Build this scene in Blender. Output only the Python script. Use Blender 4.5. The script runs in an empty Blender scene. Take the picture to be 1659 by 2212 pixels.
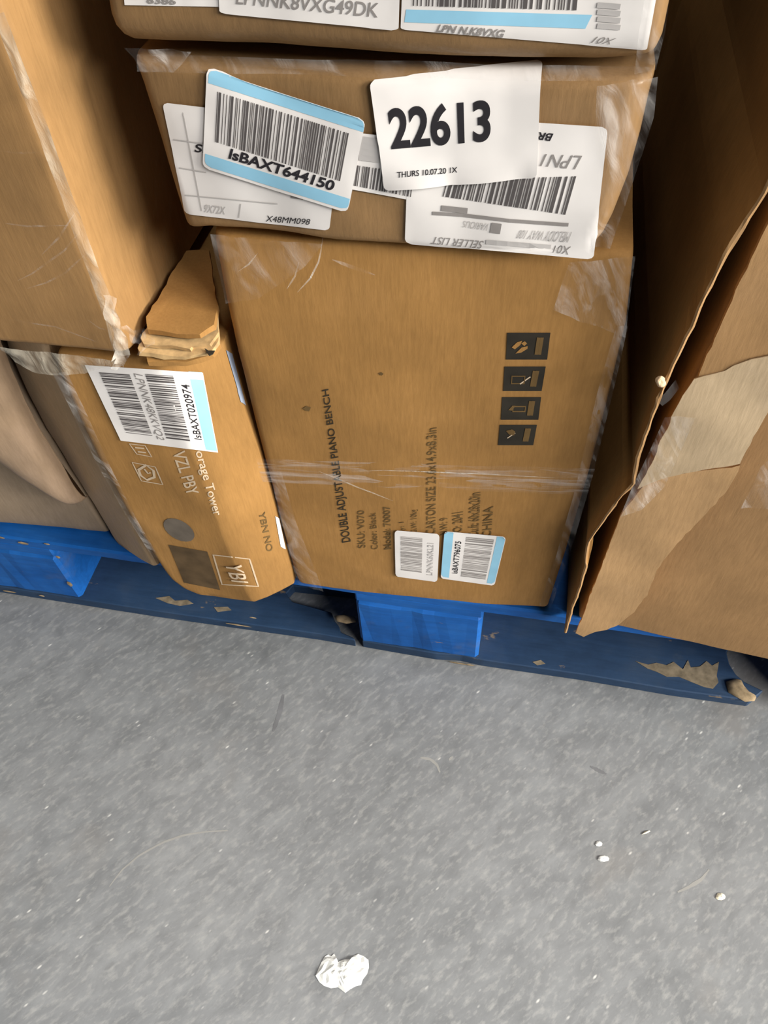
import bpy, bmesh, math, random
from mathutils import Vector, Matrix, noise as mnoise
from mathutils.bvhtree import BVHTree

random.seed(11)
C = bpy.context.scene
COL = C.collection

# ------------------------------------------------------------------ camera
FOC, CX, CY = 1660.0, 829.5, 1106.0
CAM = Vector((0.0, 0.0, 0.8264))
# world axes expressed in camera axes (right, down, forward)
WX = Vector((0.98166904, 0.12406223, -0.14468747))
WY = Vector((0.18673375, -0.77805727, 0.59979779))
WZ = Vector((-0.03816288, -0.61582095, -0.78696134))
cd = bpy.data.cameras.new('camera')
cd.sensor_fit = 'VERTICAL'
cd.sensor_height = 24.0
cd.lens = 24.0 * FOC / 2212.0
cd.clip_start = 0.02
cam = bpy.data.objects.new('camera', cd)
COL.objects.link(cam)
right = Vector((WX[0], WY[0], WZ[0]))
up = -Vector((WX[1], WY[1], WZ[1]))
back = -Vector((WX[2], WY[2], WZ[2]))
cam.matrix_world = Matrix(((right.x, up.x, back.x, CAM.x), (right.y, up.y, back.y, CAM.y),
                           (right.z, up.z, back.z, CAM.z), (0, 0, 0, 1)))
C.camera = cam

# ------------------------------------------------------------------ light
W = bpy.data.worlds.new('world')
C.world = W
W.use_nodes = True
W.node_tree.nodes['Background'].inputs[0].default_value = (0.95, 0.97, 1.0, 1)
W.node_tree.nodes['Background'].inputs[1].default_value = 0.045


def area(name, loc, target, size, power, color):
    l = bpy.data.lights.new(name, 'AREA')
    l.shape = 'RECTANGLE'
    l.size, l.size_y = size
    l.energy = power
    l.color = color
    o = bpy.data.objects.new(name, l)
    COL.objects.link(o)
    o.location = loc
    o.rotation_euler = (Vector(target) - Vector(loc)).to_track_quat('-Z', 'Y').to_euler()
    return o


area('ceiling_lamp_aisle', (3.3, -2.1, 3.1), (0, 0.3, 0.3), (1.4, 1.2), 172, (1.0, 0.97, 0.94))
area('ceiling_lamp_side', (4.5, -0.60, 2.2), (-0.25, 0.42, 0.4), (1.9, 1.0), 535, (1.0, 0.95, 0.86))
area('ceiling_lamp_overhead', (0.3, 1.2, 5.0), (0.3, 1.2, 0), (2.0, 2.0), 290, (1.0, 0.97, 0.93))
C.view_settings.view_transform = 'Standard'
C.view_settings.look = 'None'
C.view_settings.gamma = 1.0
C.view_settings.use_curve_mapping = False
C.view_settings.exposure = -0.06


# ------------------------------------------------------------------ measuring helpers
def ray(px, py):
    c = Vector((px - CX, py - CY, FOC))
    return Vector((WX.dot(c), WY.dot(c), WZ.dot(c)))


def at_z(px, py, z):
    r = ray(px, py)
    return CAM + r * ((z - CAM.z) / r.z)


class Panel:
    """vertical plane through two ground points; s runs along it, n points out to the aisle"""

    def __init__(self, p0, p1):
        self.o = Vector((p0[0], p0[1], 0))
        d = Vector((p1[0] - p0[0], p1[1] - p0[1], 0)).normalized()
        self.d = d
        self.n = Vector((d.y, -d.x, 0))

    def sz(self, px, py, back=0.0):
        r = ray(px, py)
        o = self.o - self.n * back
        t = (o - CAM).dot(self.n) / r.dot(self.n)
        p = CAM + r * t
        return ((p - o).dot(self.d), p.z)

    def pos(self, s, z, off=0.0):
        return self.o + self.d * s + Vector((0, 0, z)) + self.n * off


# ------------------------------------------------------------------ materials
def new_mat(name):
    m = bpy.data.materials.new(name)
    m.use_nodes = True
    nt = m.node_tree
    b = nt.nodes['Principled BSDF']
    return m, nt, b


def nnode(nt, typ, **kw):
    n = nt.nodes.new(typ)
    for k, v in kw.items():
        if k.startswith('i_'):
            n.inputs[k[2:].replace('_', ' ')].default_value = v
        else:
            setattr(n, k, v)
    return n


def noise_tex(nt, scale, detail=4, rough=0.55, vec=None, dist=0.0):
    n = nnode(nt, 'ShaderNodeTexNoise')
    n.inputs['Scale'].default_value = scale
    n.inputs['Detail'].default_value = detail
    n.inputs['Roughness'].default_value = rough
    n.inputs['Distortion'].default_value = dist
    if vec is not None:
        nt.links.new(vec, n.inputs['Vector'])
    return n.outputs['Fac']


def ramp(nt, fac, stops):
    r = nt.nodes.new('ShaderNodeValToRGB')
    while len(r.color_ramp.elements) < len(stops):
        r.color_ramp.elements.new(0.5)
    for e, (p, c) in zip(r.color_ramp.elements, stops):
        e.position = p
        e.color = c if len(c) == 4 else (*c, 1)
    nt.links.new(fac, r.inputs['Fac'])
    return r.outputs['Color']


def mix(nt, fac, a, b, mode='MIX'):
    m = nt.nodes.new('ShaderNodeMix')
    m.data_type = 'RGBA'
    m.blend_type = mode
    for sock, v in ((m.inputs['Factor'], fac), (m.inputs['A'], a), (m.inputs['B'], b)):
        if isinstance(v, bpy.types.NodeSocket):
            nt.links.new(v, sock)
        elif isinstance(v, (int, float)):
            sock.default_value = v
        else:
            sock.default_value = (*v, 1) if len(v) == 3 else v
    # the RGBA sockets share their names with the others: pick them by type
    return [o for o in m.outputs if o.type == 'RGBA'][0]


def mixc(nt, fac, a, b, mode='MIX'):
    m = nt.nodes.new('ShaderNodeMix')
    m.data_type = 'RGBA'
    m.blend_type = mode
    rg = [i for i in m.inputs if i.type == 'RGBA']
    fa = [i for i in m.inputs if i.type == 'VALUE'][0]
    for sock, v in ((fa, fac), (rg[0], a), (rg[1], b)):
        if isinstance(v, bpy.types.NodeSocket):
            nt.links.new(v, sock)
        elif isinstance(v, (int, float)):
            sock.default_value = v
        else:
            sock.default_value = (*v, 1) if len(v) == 3 else v
    return [o for o in m.outputs if o.type == 'RGBA'][0]


def coords(nt, scale=(1, 1, 1), rot=(0, 0, 0)):
    tc = nt.nodes.new('ShaderNodeTexCoord')
    mp = nt.nodes.new('ShaderNodeMapping')
    mp.inputs['Scale'].default_value = scale
    if any(rot):        # turn first, then stretch along the turned axes
        rt = nt.nodes.new('ShaderNodeMapping')
        rt.inputs['Rotation'].default_value = rot
        nt.links.new(tc.outputs['Object'], rt.inputs['Vector'])
        nt.links.new(rt.outputs['Vector'], mp.inputs['Vector'])
    else:
        nt.links.new(tc.outputs['Object'], mp.inputs['Vector'])
    return mp.outputs['Vector']


def bump(nt, b, height, strength, dist=0.002):
    n = nt.nodes.new('ShaderNodeBump')
    n.inputs['Strength'].default_value = strength
    n.inputs['Distance'].default_value = dist
    nt.links.new(height, n.inputs['Height'])
    nt.links.new(n.outputs['Normal'], b.inputs['Normal'])


def cardboard(name, base, film=0.0):
    m, nt, b = new_mat(name)
    v = coords(nt)
    big = noise_tex(nt, 9, 4, 0.6, v)
    fib = noise_tex(nt, 1.0, 5, 0.7, coords(nt, (420, 420, 55)))
    d = tuple(c * 0.80 for c in base)
    l = (min(1, base[0] * 1.14), min(1, base[1] * 1.16), min(1, base[2] * 1.25))
    c1 = ramp(nt, big, [(0.30, d), (0.55, base), (0.75, l)])
    c2 = ramp(nt, fib, [(0.3, (0.88, 0.87, 0.85)), (0.7, (1.08, 1.08, 1.08))])
    col = mixc(nt, 1.0, c1, c2, 'MULTIPLY')
    nt.links.new(col, b.inputs['Base Color'])
    b.inputs['Roughness'].default_value = 0.78
    b.inputs['Specular IOR Level'].default_value = 0.25
    if film:
        b.inputs['Coat Weight'].default_value = film
        b.inputs['Coat Roughness'].default_value = 0.32
        wr = noise_tex(nt, 1.0, 3, 0.5, coords(nt, (40, 40, 9), (0.3, 0.5, 0.2)), 1.5)
        n = nt.nodes.new('ShaderNodeBump')
        n.inputs['Strength'].default_value = 0.5
        n.inputs['Distance'].default_value = 0.004
        nt.links.new(wr, n.inputs['Height'])
        nt.links.new(n.outputs['Normal'], b.inputs['Coat Normal'])
    bump(nt, b, fib, 0.18, 0.0008)
    return m


def plain(name, col, rough=0.6, spec=0.3, var=0.06, scale=60):
    m, nt, b = new_mat(name)
    f = noise_tex(nt, scale, 3, 0.5, coords(nt))
    lo = tuple(c * (1 - var) for c in col)
    hi = tuple(min(1, c * (1 + var)) for c in col)
    nt.links.new(ramp(nt, f, [(0.3, lo), (0.7, hi)]), b.inputs['Base Color'])
    b.inputs['Roughness'].default_value = rough
    b.inputs['Specular IOR Level'].default_value = spec
    return m


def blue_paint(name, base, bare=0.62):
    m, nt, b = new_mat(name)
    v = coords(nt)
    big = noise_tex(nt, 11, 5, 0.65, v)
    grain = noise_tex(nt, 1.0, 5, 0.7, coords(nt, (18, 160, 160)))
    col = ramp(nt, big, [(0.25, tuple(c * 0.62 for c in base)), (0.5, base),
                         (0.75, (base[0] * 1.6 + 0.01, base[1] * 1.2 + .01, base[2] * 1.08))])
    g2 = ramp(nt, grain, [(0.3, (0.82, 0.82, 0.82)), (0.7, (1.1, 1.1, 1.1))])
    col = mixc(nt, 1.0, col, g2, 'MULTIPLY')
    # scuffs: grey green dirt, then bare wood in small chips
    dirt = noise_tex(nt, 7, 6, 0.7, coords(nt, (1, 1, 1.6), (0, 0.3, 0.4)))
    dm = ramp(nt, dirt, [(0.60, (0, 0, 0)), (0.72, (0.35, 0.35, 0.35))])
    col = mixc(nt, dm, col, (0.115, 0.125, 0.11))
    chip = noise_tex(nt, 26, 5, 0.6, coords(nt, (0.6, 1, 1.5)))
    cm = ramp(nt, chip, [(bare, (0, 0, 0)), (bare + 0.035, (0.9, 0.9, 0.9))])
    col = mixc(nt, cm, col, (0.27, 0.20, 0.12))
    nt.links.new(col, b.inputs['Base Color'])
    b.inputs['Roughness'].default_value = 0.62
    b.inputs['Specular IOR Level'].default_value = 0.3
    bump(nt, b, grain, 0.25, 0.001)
    return m


def film_mat(name, lo=0.06, hi=0.45, tint=(0.92, 0.90, 0.88), scale=(30, 30, 8), rot=(0.2, 0.5, 0.1), rough=0.22):
    m, nt, b = new_mat(name)
    out = nt.nodes['Material Output']
    b.inputs['Base Color'].default_value = (*tint, 1)
    b.inputs['Roughness'].default_value = rough
    b.inputs['Specular IOR Level'].default_value = 0.6
    v = coords(nt, scale, rot)
    f = noise_tex(nt, 1.0, 4, 0.55, v, 1.2)
    fac = ramp(nt, f, [(0.45, (lo, lo, lo)), (0.75, (hi, hi, hi))])
    tr = nt.nodes.new('ShaderNodeBsdfTransparent')
    mx = nt.nodes.new('ShaderNodeMixShader')
    nt.links.new(fac, mx.inputs[0])
    nt.links.new(tr.outputs[0], mx.inputs[1])
    nt.links.new(b.outputs[0], mx.inputs[2])
    nt.links.new(mx.outputs[0], out.inputs['Surface'])
    bump(nt, b, f, 0.6, 0.004)
    return m


def floor_mat():
    m, nt, b = new_mat('worn_concrete')
    v = coords(nt)
    big = noise_tex(nt, 3.5, 5, 0.6, v)
    mid = noise_tex(nt, 1.0, 6, 0.68, coords(nt, (20, 42, 1), (0, 0, math.radians(-50))), 0.4)
    col = ramp(nt, big, [(0.3, (0.160, 0.170, 0.178)), (0.55, (0.198, 0.208, 0.218)), (0.75, (0.228, 0.236, 0.243))])
    c2 = ramp(nt, mid, [(0.28, (0.76, 0.765, 0.77)), (0.5, (1, 1, 1)), (0.72, (1.24, 1.24, 1.23))])
    col = mixc(nt, 1.0, col, c2, 'MULTIPLY')
    # brushed pale flecks, trowelled in one direction
    fv = coords(nt, (85, 190, 1), (0, 0, math.radians(-50)))
    fl = noise_tex(nt, 1.0, 3, 0.6, fv)
    fm = ramp(nt, fl, [(0.50, (0, 0, 0)), (0.76, (0.75, 0.75, 0.75))])
    col = mixc(nt, fm, col, (0.33, 0.335, 0.33))
    fd = noise_tex(nt, 1.0, 3, 0.6, coords(nt, (70, 180, 1), (0.0, 0, math.radians(-48))))
    dmk = ramp(nt, fd, [(0.24, (0.4, 0.4, 0.4)), (0.40, (0, 0, 0))])
    col = mixc(nt, dmk, col, (0.125, 0.126, 0.13))
    # tan and rosy stains
    st = noise_tex(nt, 5.2, 4, 0.6, coords(nt, (1, 1, 1), (0.4, 0.2, 1.0)))
    sm = ramp(nt, st, [(0.58, (0, 0, 0)), (0.75, (0.5, 0.5, 0.5))])
    col = mixc(nt, sm, col, (0.225, 0.202, 0.178))
    # fine bright grit
    vo = nnode(nt, 'ShaderNodeTexVoronoi')
    vo.inputs['Scale'].default_value = 1.0
    nt.links.new(coords(nt, (48, 120, 1), (0, 0, math.radians(-50))), vo.inputs['Vector'])
    gm = ramp(nt, vo.outputs['Distance'], [(0.05, (0.85, 0.85, 0.85)), (0.15, (0, 0, 0))])
    sel = noise_tex(nt, 40, 2, 0.5, coords(nt))
    gs = ramp(nt, sel, [(0.52, (0, 0, 0)), (0.62, (1, 1, 1))])
    gm = mixc(nt, 1.0, gm, gs, 'MULTIPLY')
    col = mixc(nt, gm, col, (0.62, 0.62, 0.60))
    nt.links.new(col, b.inputs['Base Color'])
    b.inputs['Roughness'].default_value = 0.55
    b.inputs['Specular IOR Level'].default_value = 0.35
    bump(nt, b, mid, 0.12, 0.002)
    return m


M = dict(
    floor=floor_mat(),
    kraft=cardboard('kraft_cardboard', (0.36, 0.19, 0.058)),
    kraft_film=cardboard('kraft_cardboard_under_film', (0.33, 0.185, 0.070), 0.35),
    kraft_flap=cardboard('fresh_light_kraft', (0.58, 0.36, 0.175)),
    kraft_dull=cardboard('dull_kraft_under_film', (0.275, 0.160, 0.066), 0.35),
    kraft_pale=cardboard('pale_kraft_cardboard', (0.40, 0.235, 0.105)),
    kraft_upper=cardboard('warm_kraft_flap', (0.46, 0.27, 0.12)),
    kraft_grey=cardboard('greyish_cardboard', (0.36, 0.27, 0.185), 0.2),
    bag=cardboard('tan_bag_under_film', (0.38, 0.262, 0.165), 0.35),
    slim=cardboard('slim_carton_board', (0.54, 0.37, 0.215), 0.3),
    kraft_edge=plain('torn_corrugated_edge', (0.46, 0.31, 0.15), 0.9, 0.1, 0.25, 160),
    tape=cardboard('cream_paper_tape', (0.62, 0.47, 0.30)),
    blue=blue_paint('blue_pallet_paint', (0.006, 0.108, 0.42), 0.67),
    blue_shade=blue_paint('scuffed_blue_paint_in_shade', (0.022, 0.053, 0.115), 0.655),  # pallet blue darkened: shade under the deck put into the colour
    wood_worn=plain('worn_grey_wood', (0.215, 0.175, 0.12), 0.85, 0.1, 0.3, 140),
    wood=plain('splintered_bare_wood', (0.34, 0.255, 0.155), 0.85, 0.1, 0.35, 140),
    label=plain('white_label_paper', (0.83, 0.80, 0.78), 0.45, 0.4, 0.02),
    label_blue=plain('sky_blue_label_ink', (0.30, 0.60, 0.80), 0.45, 0.4, 0.04),
    ink=plain('black_label_ink', (0.022, 0.020, 0.024), 0.5, 0.3),
    ink_grey=plain('grey_label_ink', (0.28, 0.26, 0.25), 0.5, 0.3),
    ink_bar=plain('barcode_ink', (0.095, 0.085, 0.085), 0.5, 0.3),
    ink_faint=plain('faint_label_ink', (0.50, 0.48, 0.47), 0.5, 0.3),
    print_dark=plain('dark_carton_print', (0.040, 0.030, 0.018), 0.7, 0.2, 0.2),
    icon_hole_black=plain('black_icon_print_and_hole_shade', (0.028, 0.024, 0.018), 0.7, 0.2, 0.2),
    print_soft=plain('faded_carton_print', (0.135, 0.082, 0.030), 0.7, 0.2, 0.2),
    print_white=plain('white_carton_print', (0.56, 0.44, 0.31), 0.7, 0.2, 0.1),
    print_grey=plain('grey_carton_print', (0.15, 0.125, 0.10), 0.7, 0.2, 0.15),
    patch=plain('dark_brown_carton_print', (0.105, 0.068, 0.034), 0.7, 0.2, 0.25),
    film=film_mat('stretch_film', 0.02, 0.34, scale=(70, 70, 16)),
    film_band=film_mat('gathered_band_film', 0.02, 0.34, scale=(12, 12, 170), rot=(0.0, 0.05, 0.0)),
    film_thick=film_mat('gathered_stretch_film', 0.20, 0.62, (0.84, 0.80, 0.72), scale=(60, 60, 22), rot=(0.4, 0.2, 0.3)),
    film_roll=film_mat('rolled_stretch_film', 0.20, 0.62, (0.74, 0.68, 0.56), (60, 60, 22), (0.4, 0.2, 0.3)),
    film_faint=film_mat('thin_stretch_film', 0.015, 0.20, scale=(46, 46, 12)),
    white_film=plain('white_plastic_scrap', (0.74, 0.76, 0.74), 0.35, 0.5, 0.04),
    chip=plain('cream_plastic_chip', (0.85, 0.80, 0.62), 0.5, 0.4),
    poly=plain('bluish_white_plastic', (0.26, 0.30, 0.38), 0.35, 0.5, 0.15),
    scratch=plain('pale_scratch', (0.28, 0.28, 0.268), 0.6, 0.3),
    smear=plain('dark_tyre_smear', (0.155, 0.160, 0.170), 0.6, 0.3, 0.15),
)


# ------------------------------------------------------------------ building helpers
def link(name, me, mat, parent=None):
    me.materials.append(mat)
    o = bpy.data.objects.new(name, me)
    COL.objects.link(o)
    if parent is not None:
        o.parent = parent
        o.matrix_parent_inverse = parent.matrix_world.inverted()
    return o


def mesh_obj(name, verts, faces, mat, parent=None, smooth=False):
    me = bpy.data.meshes.new(name)
    me.from_pydata([tuple(v) for v in verts], [], faces)
    me.validate()
    me.update()
    if smooth:
        me.polygons.foreach_set('use_smooth', [True] * len(me.polygons))
    return link(name, me, mat, parent)


def thing(name, label, cat, loc, group=None):
    o = bpy.data.objects.new(name, None)
    COL.objects.link(o)
    o.location = loc
    o.empty_display_size = 0.05
    o.matrix_world = Matrix.Translation(Vector(loc))
    o['label'] = label
    o['category'] = cat
    if group:
        o['group'] = group
    return o


def tag(o, label, cat, group=None):
    o['label'] = label
    o['category'] = cat
    if group:
        o['group'] = group
    return o


def poly_at(pts, n):
    """n+1 points evenly spaced along a polyline of 2-D points"""
    L = [0.0]
    for a, b in zip(pts, pts[1:]):
        L.append(L[-1] + math.hypot(b[0] - a[0], b[1] - a[1]))
    def f(t):
        d = t * L[-1]
        for i in range(len(pts) - 1):
            if d <= L[i + 1] or i == len(pts) - 2:
                k = (d - L[i]) / max(1e-9, L[i + 1] - L[i])
                return (pts[i][0] + (pts[i + 1][0] - pts[i][0]) * k, pts[i][1] + (pts[i + 1][1] - pts[i][1]) * k)
    return f


def coons(fL, fR, fT, fB):
    c00, c10, c01, c11 = fL(0), fR(0), fL(1), fR(1)
    def f(u, v):
        l, r, t, b = fL(v), fR(v), fT(u), fB(u)
        o = []
        for k in (0, 1):
            o.append((1 - u) * l[k] + u * r[k] + (1 - v) * t[k] + v * b[k]
                     - ((1 - u) * (1 - v) * c00[k] + u * (1 - v) * c10[k] + (1 - u) * v * c01[k] + u * v * c11[k]))
        return o
    return f


def samples(n, length, r0, r1):
    """grid parameters with extra rows inside the rounded ends"""
    out = [0.0]
    for k in (0.12, 0.35, 0.65, 1.0):
        out.append(k * r0 / length)
    a, b = r0 / length, 1 - r1 / length
    for i in range(1, n):
        out.append(a + (b - a) * i / n)
    for k in (1.0, 0.65, 0.35, 0.12):
        out.append(1 - k * r1 / length)
    out.append(1.0)
    return out


def round_off(d, r):
    if d >= r:
        return 0.0
    x = 1 - d / r
    return -r * (1 - math.sqrt(max(0, 1 - x * x)))


OFFS = 0.5      # paper and print lie this much closer than the layer heights below


class Carton:
    """a cardboard box: measured front outline on its panel, rounded front edges, sides run back"""

    def __init__(self, name, root, panel, L, R, T, B, depth, mat, r=(.004, .004, .004, .004), bulge=0.003,
                 rough=0.0012, seed=0, rback=0.0, n=(26, 34), zmin=0.1397, lean=0.0, chamfer=None):
        self.panel = panel
        def cv(pts, back=0.0):
            return [p[1:] if p[0] == 'sz' else panel.sz(p[0], p[1], back) for p in pts]
        Ls, Rs, Ts, Bs = cv(L), cv(R, rback), cv(T), cv(B)
        Ts[0], Bs[0], Ts[-1], Bs[-1] = Ls[0], Ls[-1], Rs[0], Rs[-1]
        f = coons(poly_at(Ls, 1), poly_at(Rs, 1), poly_at(Ts, 1), poly_at(Bs, 1))
        wid = abs(Bs[-1][0] - Bs[0][0])
        hei = abs(Ls[0][1] - Ls[-1][1])
        us = samples(n[0], wid, r[0], r[1])
        vs = samples(n[1], hei, r[2], r[3])
        verts, idx = [], {}
        for j, v in enumerate(vs):
            for i, u in enumerate(us):
                s, z = f(u, v)
                z = max(z, zmin)
                off = bulge * (math.sin(math.pi * u) * math.sin(math.pi * v)) ** 0.6 if 0 < u < 1 and 0 < v < 1 else 0
                off += rough * mnoise.noise(Vector((s * 14, z * 14, seed * 7.3))) * 1.5
                off += rough * 0.5 * mnoise.noise(Vector((s * 45, z * 45, seed * 3.1)))
                off += round_off(u * wid, r[0]) + (round_off((1 - u) * wid, r[1]) if chamfer is None else -chamfer * max(0, 1 - (1 - u) * wid / r[1]) ** 1.25)
                off += round_off(v * hei, r[2]) + round_off((1 - v) * hei, r[3])
                idx[i, j] = len(verts)
                verts.append(panel.pos(s, z, off))
        faces = []
        nu, nv = len(us), len(vs)
        for j in range(nv - 1):
            for i in range(nu - 1):
                faces.append((idx[i, j], idx[i, j + 1], idx[i + 1, j + 1], idx[i + 1, j]))
        ring = [idx[i, 0] for i in range(nu)] + [idx[nu - 1, j] for j in range(1, nv)]
        ring += [idx[i, nv - 1] for i in range(nu - 2, -1, -1)] + [idx[0, j] for j in range(nv - 2, 0, -1)]
        prev = ring
        K = 8
        for k in range(1, K + 1):
            dd = depth * k / K
            cur = []
            for q in ring:
                p = verts[q] + Vector((lean * dd, dd, 0))
                if k < K:
                    w = rough * 1.2 * mnoise.noise(Vector((p.x * 15, p.y * 15, p.z * 15 + seed)))
                    p = p + Vector((w, 0, 0))
                cur.append(len(verts))
                verts.append(p)
            for a in range(len(ring)):
                b = (a + 1) % len(ring)
                faces.append((prev[a], prev[b], cur[b], cur[a]))
            prev = cur
        faces.append(tuple(reversed(prev)))
        me = bpy.data.meshes.new(name)
        me.from_pydata([tuple(v) for v in verts], [], faces)
        bm = bmesh.new()
        bm.from_mesh(me)
        bmesh.ops.recalc_face_normals(bm, faces=bm.faces)
        bm.to_mesh(me)
        bm.free()
        me.polygons.foreach_set('use_smooth', [True] * len(me.polygons))
        try:
            me.set_sharp_from_angle(angle=math.radians(38))
        except Exception:
            pass
        self.obj = link(name, me, mat, root)
        self.root = root
        self.bvh = BVHTree.FromPolygons(verts, faces)

    def on(self, px, py, off):
        """the point of the surface that shows at this spot, lifted off it"""
        d = ray(px, py).normalized()
        h = self.bvh.ray_cast(CAM, d)
        if h[0] is None:
            s, z = self.panel.sz(px, py)
            return self.panel.pos(s, z, off)
        n = h[1]
        if n.dot(d) > 0:
            n = -n
        return h[0] + n * off

    def on_sz(self, s, z, off):
        p = self.panel.pos(s, z)
        d = (p - CAM).normalized()
        h = self.bvh.ray_cast(CAM, d)
        if h[0] is None:
            return self.panel.pos(s, z, off)
        n = h[1]
        if n.dot(d) > 0:
            n = -n
        return h[0] + n * off


SHEETS = {}      # labels already stuck on: later print lies on them


def lay(carton, s, z, off, parent, thin=0.0003):
    """a printed point: on its label when it has one, else on the board, a hair above the surface"""
    t = SHEETS.get(parent.name) if parent is not None else None
    if t is not None:
        d = (carton.panel.pos(s, z) - CAM).normalized()
        h = t.ray_cast(CAM, d)
        if h[0] is not None:
            n = h[1] if h[1].dot(d) < 0 else -h[1]
            return h[0] + n * thin
    return carton.on_sz(s, z, off * OFFS if off > 0.004 else min(off * OFFS, 0.00045))


def quad_map(carton, q):
    """q: TL, TR, BR, BL picture corners; returns f(a, b) -> (s, z) on the carton's panel"""
    k = [carton.panel.sz(*p) for p in q]
    def f(a, b):
        return tuple((1 - b) * ((1 - a) * k[0][i] + a * k[1][i]) + b * ((1 - a) * k[3][i] + a * k[2][i]) for i in (0, 1))
    return f


def sheet(name, carton, q, mat, parent, off=0.0008, rect=(0, 0, 1, 1), n=(16, 14), corner=0.0, wr=0.0, label=None, curl=None, host=0.0):
    """a thin paper piece stuck to the carton (rounded corners, follows the surface)"""
    f = quad_map(carton, q)
    a0, b0, a1, b1 = rect
    verts, faces = [], []
    nu, nv = n
    us = [i / nu for i in range(nu + 1)]
    vs = [j / nv for j in range(nv + 1)]
    if corner:
        us = sorted(set([0, corner * .3, corner * .7, corner] + [u for u in us if corner < u < 1 - corner] + [1 - corner, 1 - corner * .7, 1 - corner * .3, 1]))
        cv = corner * 1.4
        vs = sorted(set([0, cv * .3, cv * .7, cv] + [v for v in vs if cv < v < 1 - cv] + [1 - cv, 1 - cv * .7, 1 - cv * .3, 1]))
    for v in vs:
        for u in us:
            uu = u
            if corner:
                cv = corner * 1.4
                dv = min(v, 1 - v)
                if dv < cv:
                    x = 1 - dv / cv
                    ins = corner * (1 - math.sqrt(max(0, 1 - x * x)))
                    uu = ins + u * (1 - 2 * ins)
            a = a0 + (a1 - a0) * uu
            b = b0 + (b1 - b0) * v
            if host:        # stay inside the rounded corners of the label underneath
                hv = host * 1.4
                dv = min(b, 1 - b)
                if dv < hv:
                    x = 1 - dv / hv
                    ins = host * (1 - math.sqrt(max(0, 1 - x * x)))
                    a = min(max(a, ins), 1 - ins)
            s, z = f(a, b)
            o = off
            if wr:
                o += wr * (0.5 + 0.5 * mnoise.noise(Vector((s * 40, z * 60, off * 900))))
            if curl:
                o += curl(a, b)
            if parent is not None and parent.name in SHEETS:
                s, z = f(0.004 + 0.992 * a, 0.004 + 0.992 * b)
                verts.append(lay(carton, s, z, o, parent, 0.00012))
            else:
                verts.append(carton.on_sz(s, z, o * OFFS))
    nu, nv = len(us), len(vs)
    for j in range(nv - 1):
        for i in range(nu - 1):
            faces.append((j * nu + i, (j + 1) * nu + i, (j + 1) * nu + i + 1, j * nu + i + 1))
    o = mesh_obj(name, verts, faces, mat, parent, True)
    SHEETS[o.name] = BVHTree.FromPolygons(verts, faces)
    if label:
        o['label'] = label
    return o


def bars(carton, q, rect, parent, off, n=46, vertical=True, mat=None, seed=1, slant=0.0, curl=None):
    """barcode: many thin printed bars in one print"""
    rnd = random.Random(seed)
    f = quad_map(carton, q)
    a0, b0, a1, b1 = rect
    verts, faces = [], []
    ws = [rnd.choice((1, 1, 1, 2, 2, 3)) for _ in range(n * 2)]
    tot = sum(ws)
    x = 0
    for k, w in enumerate(ws):
        if k % 2 == 0:
            t0, t1 = x / tot, (x + w) / tot
            K = 5
            base = len(verts)
            for m in range(K + 1):
                t = m / K
                for tt in (t0, t1):
                    if vertical:
                        a, b = a0 + (a1 - a0) * tt, b0 + (b1 - b0) * t
                    else:
                        a, b = a0 + (a1 - a0) * t, b0 + (b1 - b0) * tt
                    s, z = f(a, b)
                    verts.append(lay(carton, s, z, off, parent))
            for m in range(K):
                i = base + 2 * m
                faces.append((i, i + 2, i + 3, i + 1))
        x += w
    return mesh_obj('barcode', verts, faces, mat or M['ink_bar'], parent)


_txt = {}


def text_mesh(body, bold=0.0, shear=0.0, spacing=1.0, height=0.0):
    cu = bpy.data.curves.new('text', 'FONT')
    cu.body = body
    cu.offset = bold
    cu.shear = shear
    cu.space_character = spacing
    cu.resolution_u = 6
    o = bpy.data.objects.new('text', cu)
    COL.objects.link(o)
    dg = bpy.context.evaluated_depsgraph_get()
    me = bpy.data.meshes.new_from_object(o.evaluated_get(dg))
    bpy.data.objects.remove(o)
    bpy.data.curves.remove(cu)
    if height:      # split long edges so that big letters follow the paper
        bm = bmesh.new()
        bm.from_mesh(me)
        ys = [w.co.y for w in bm.verts]
        lim = 0.0045 / height * (max(ys) - min(ys))
        for _ in range(4):
            long = [e for e in bm.edges if e.calc_length() > lim]
            if not long:
                break
            bmesh.ops.subdivide_edges(bm, edges=long, cuts=1)
            bmesh.ops.triangulate(bm, faces=[q for q in bm.faces if len(q.verts) > 3])
        bm.to_mesh(me)
        bm.free()
    v = [tuple(x.co) for x in me.vertices]
    f = [tuple(p.vertices) for p in me.polygons]
    bpy.data.meshes.remove(me)
    return v, f


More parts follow.
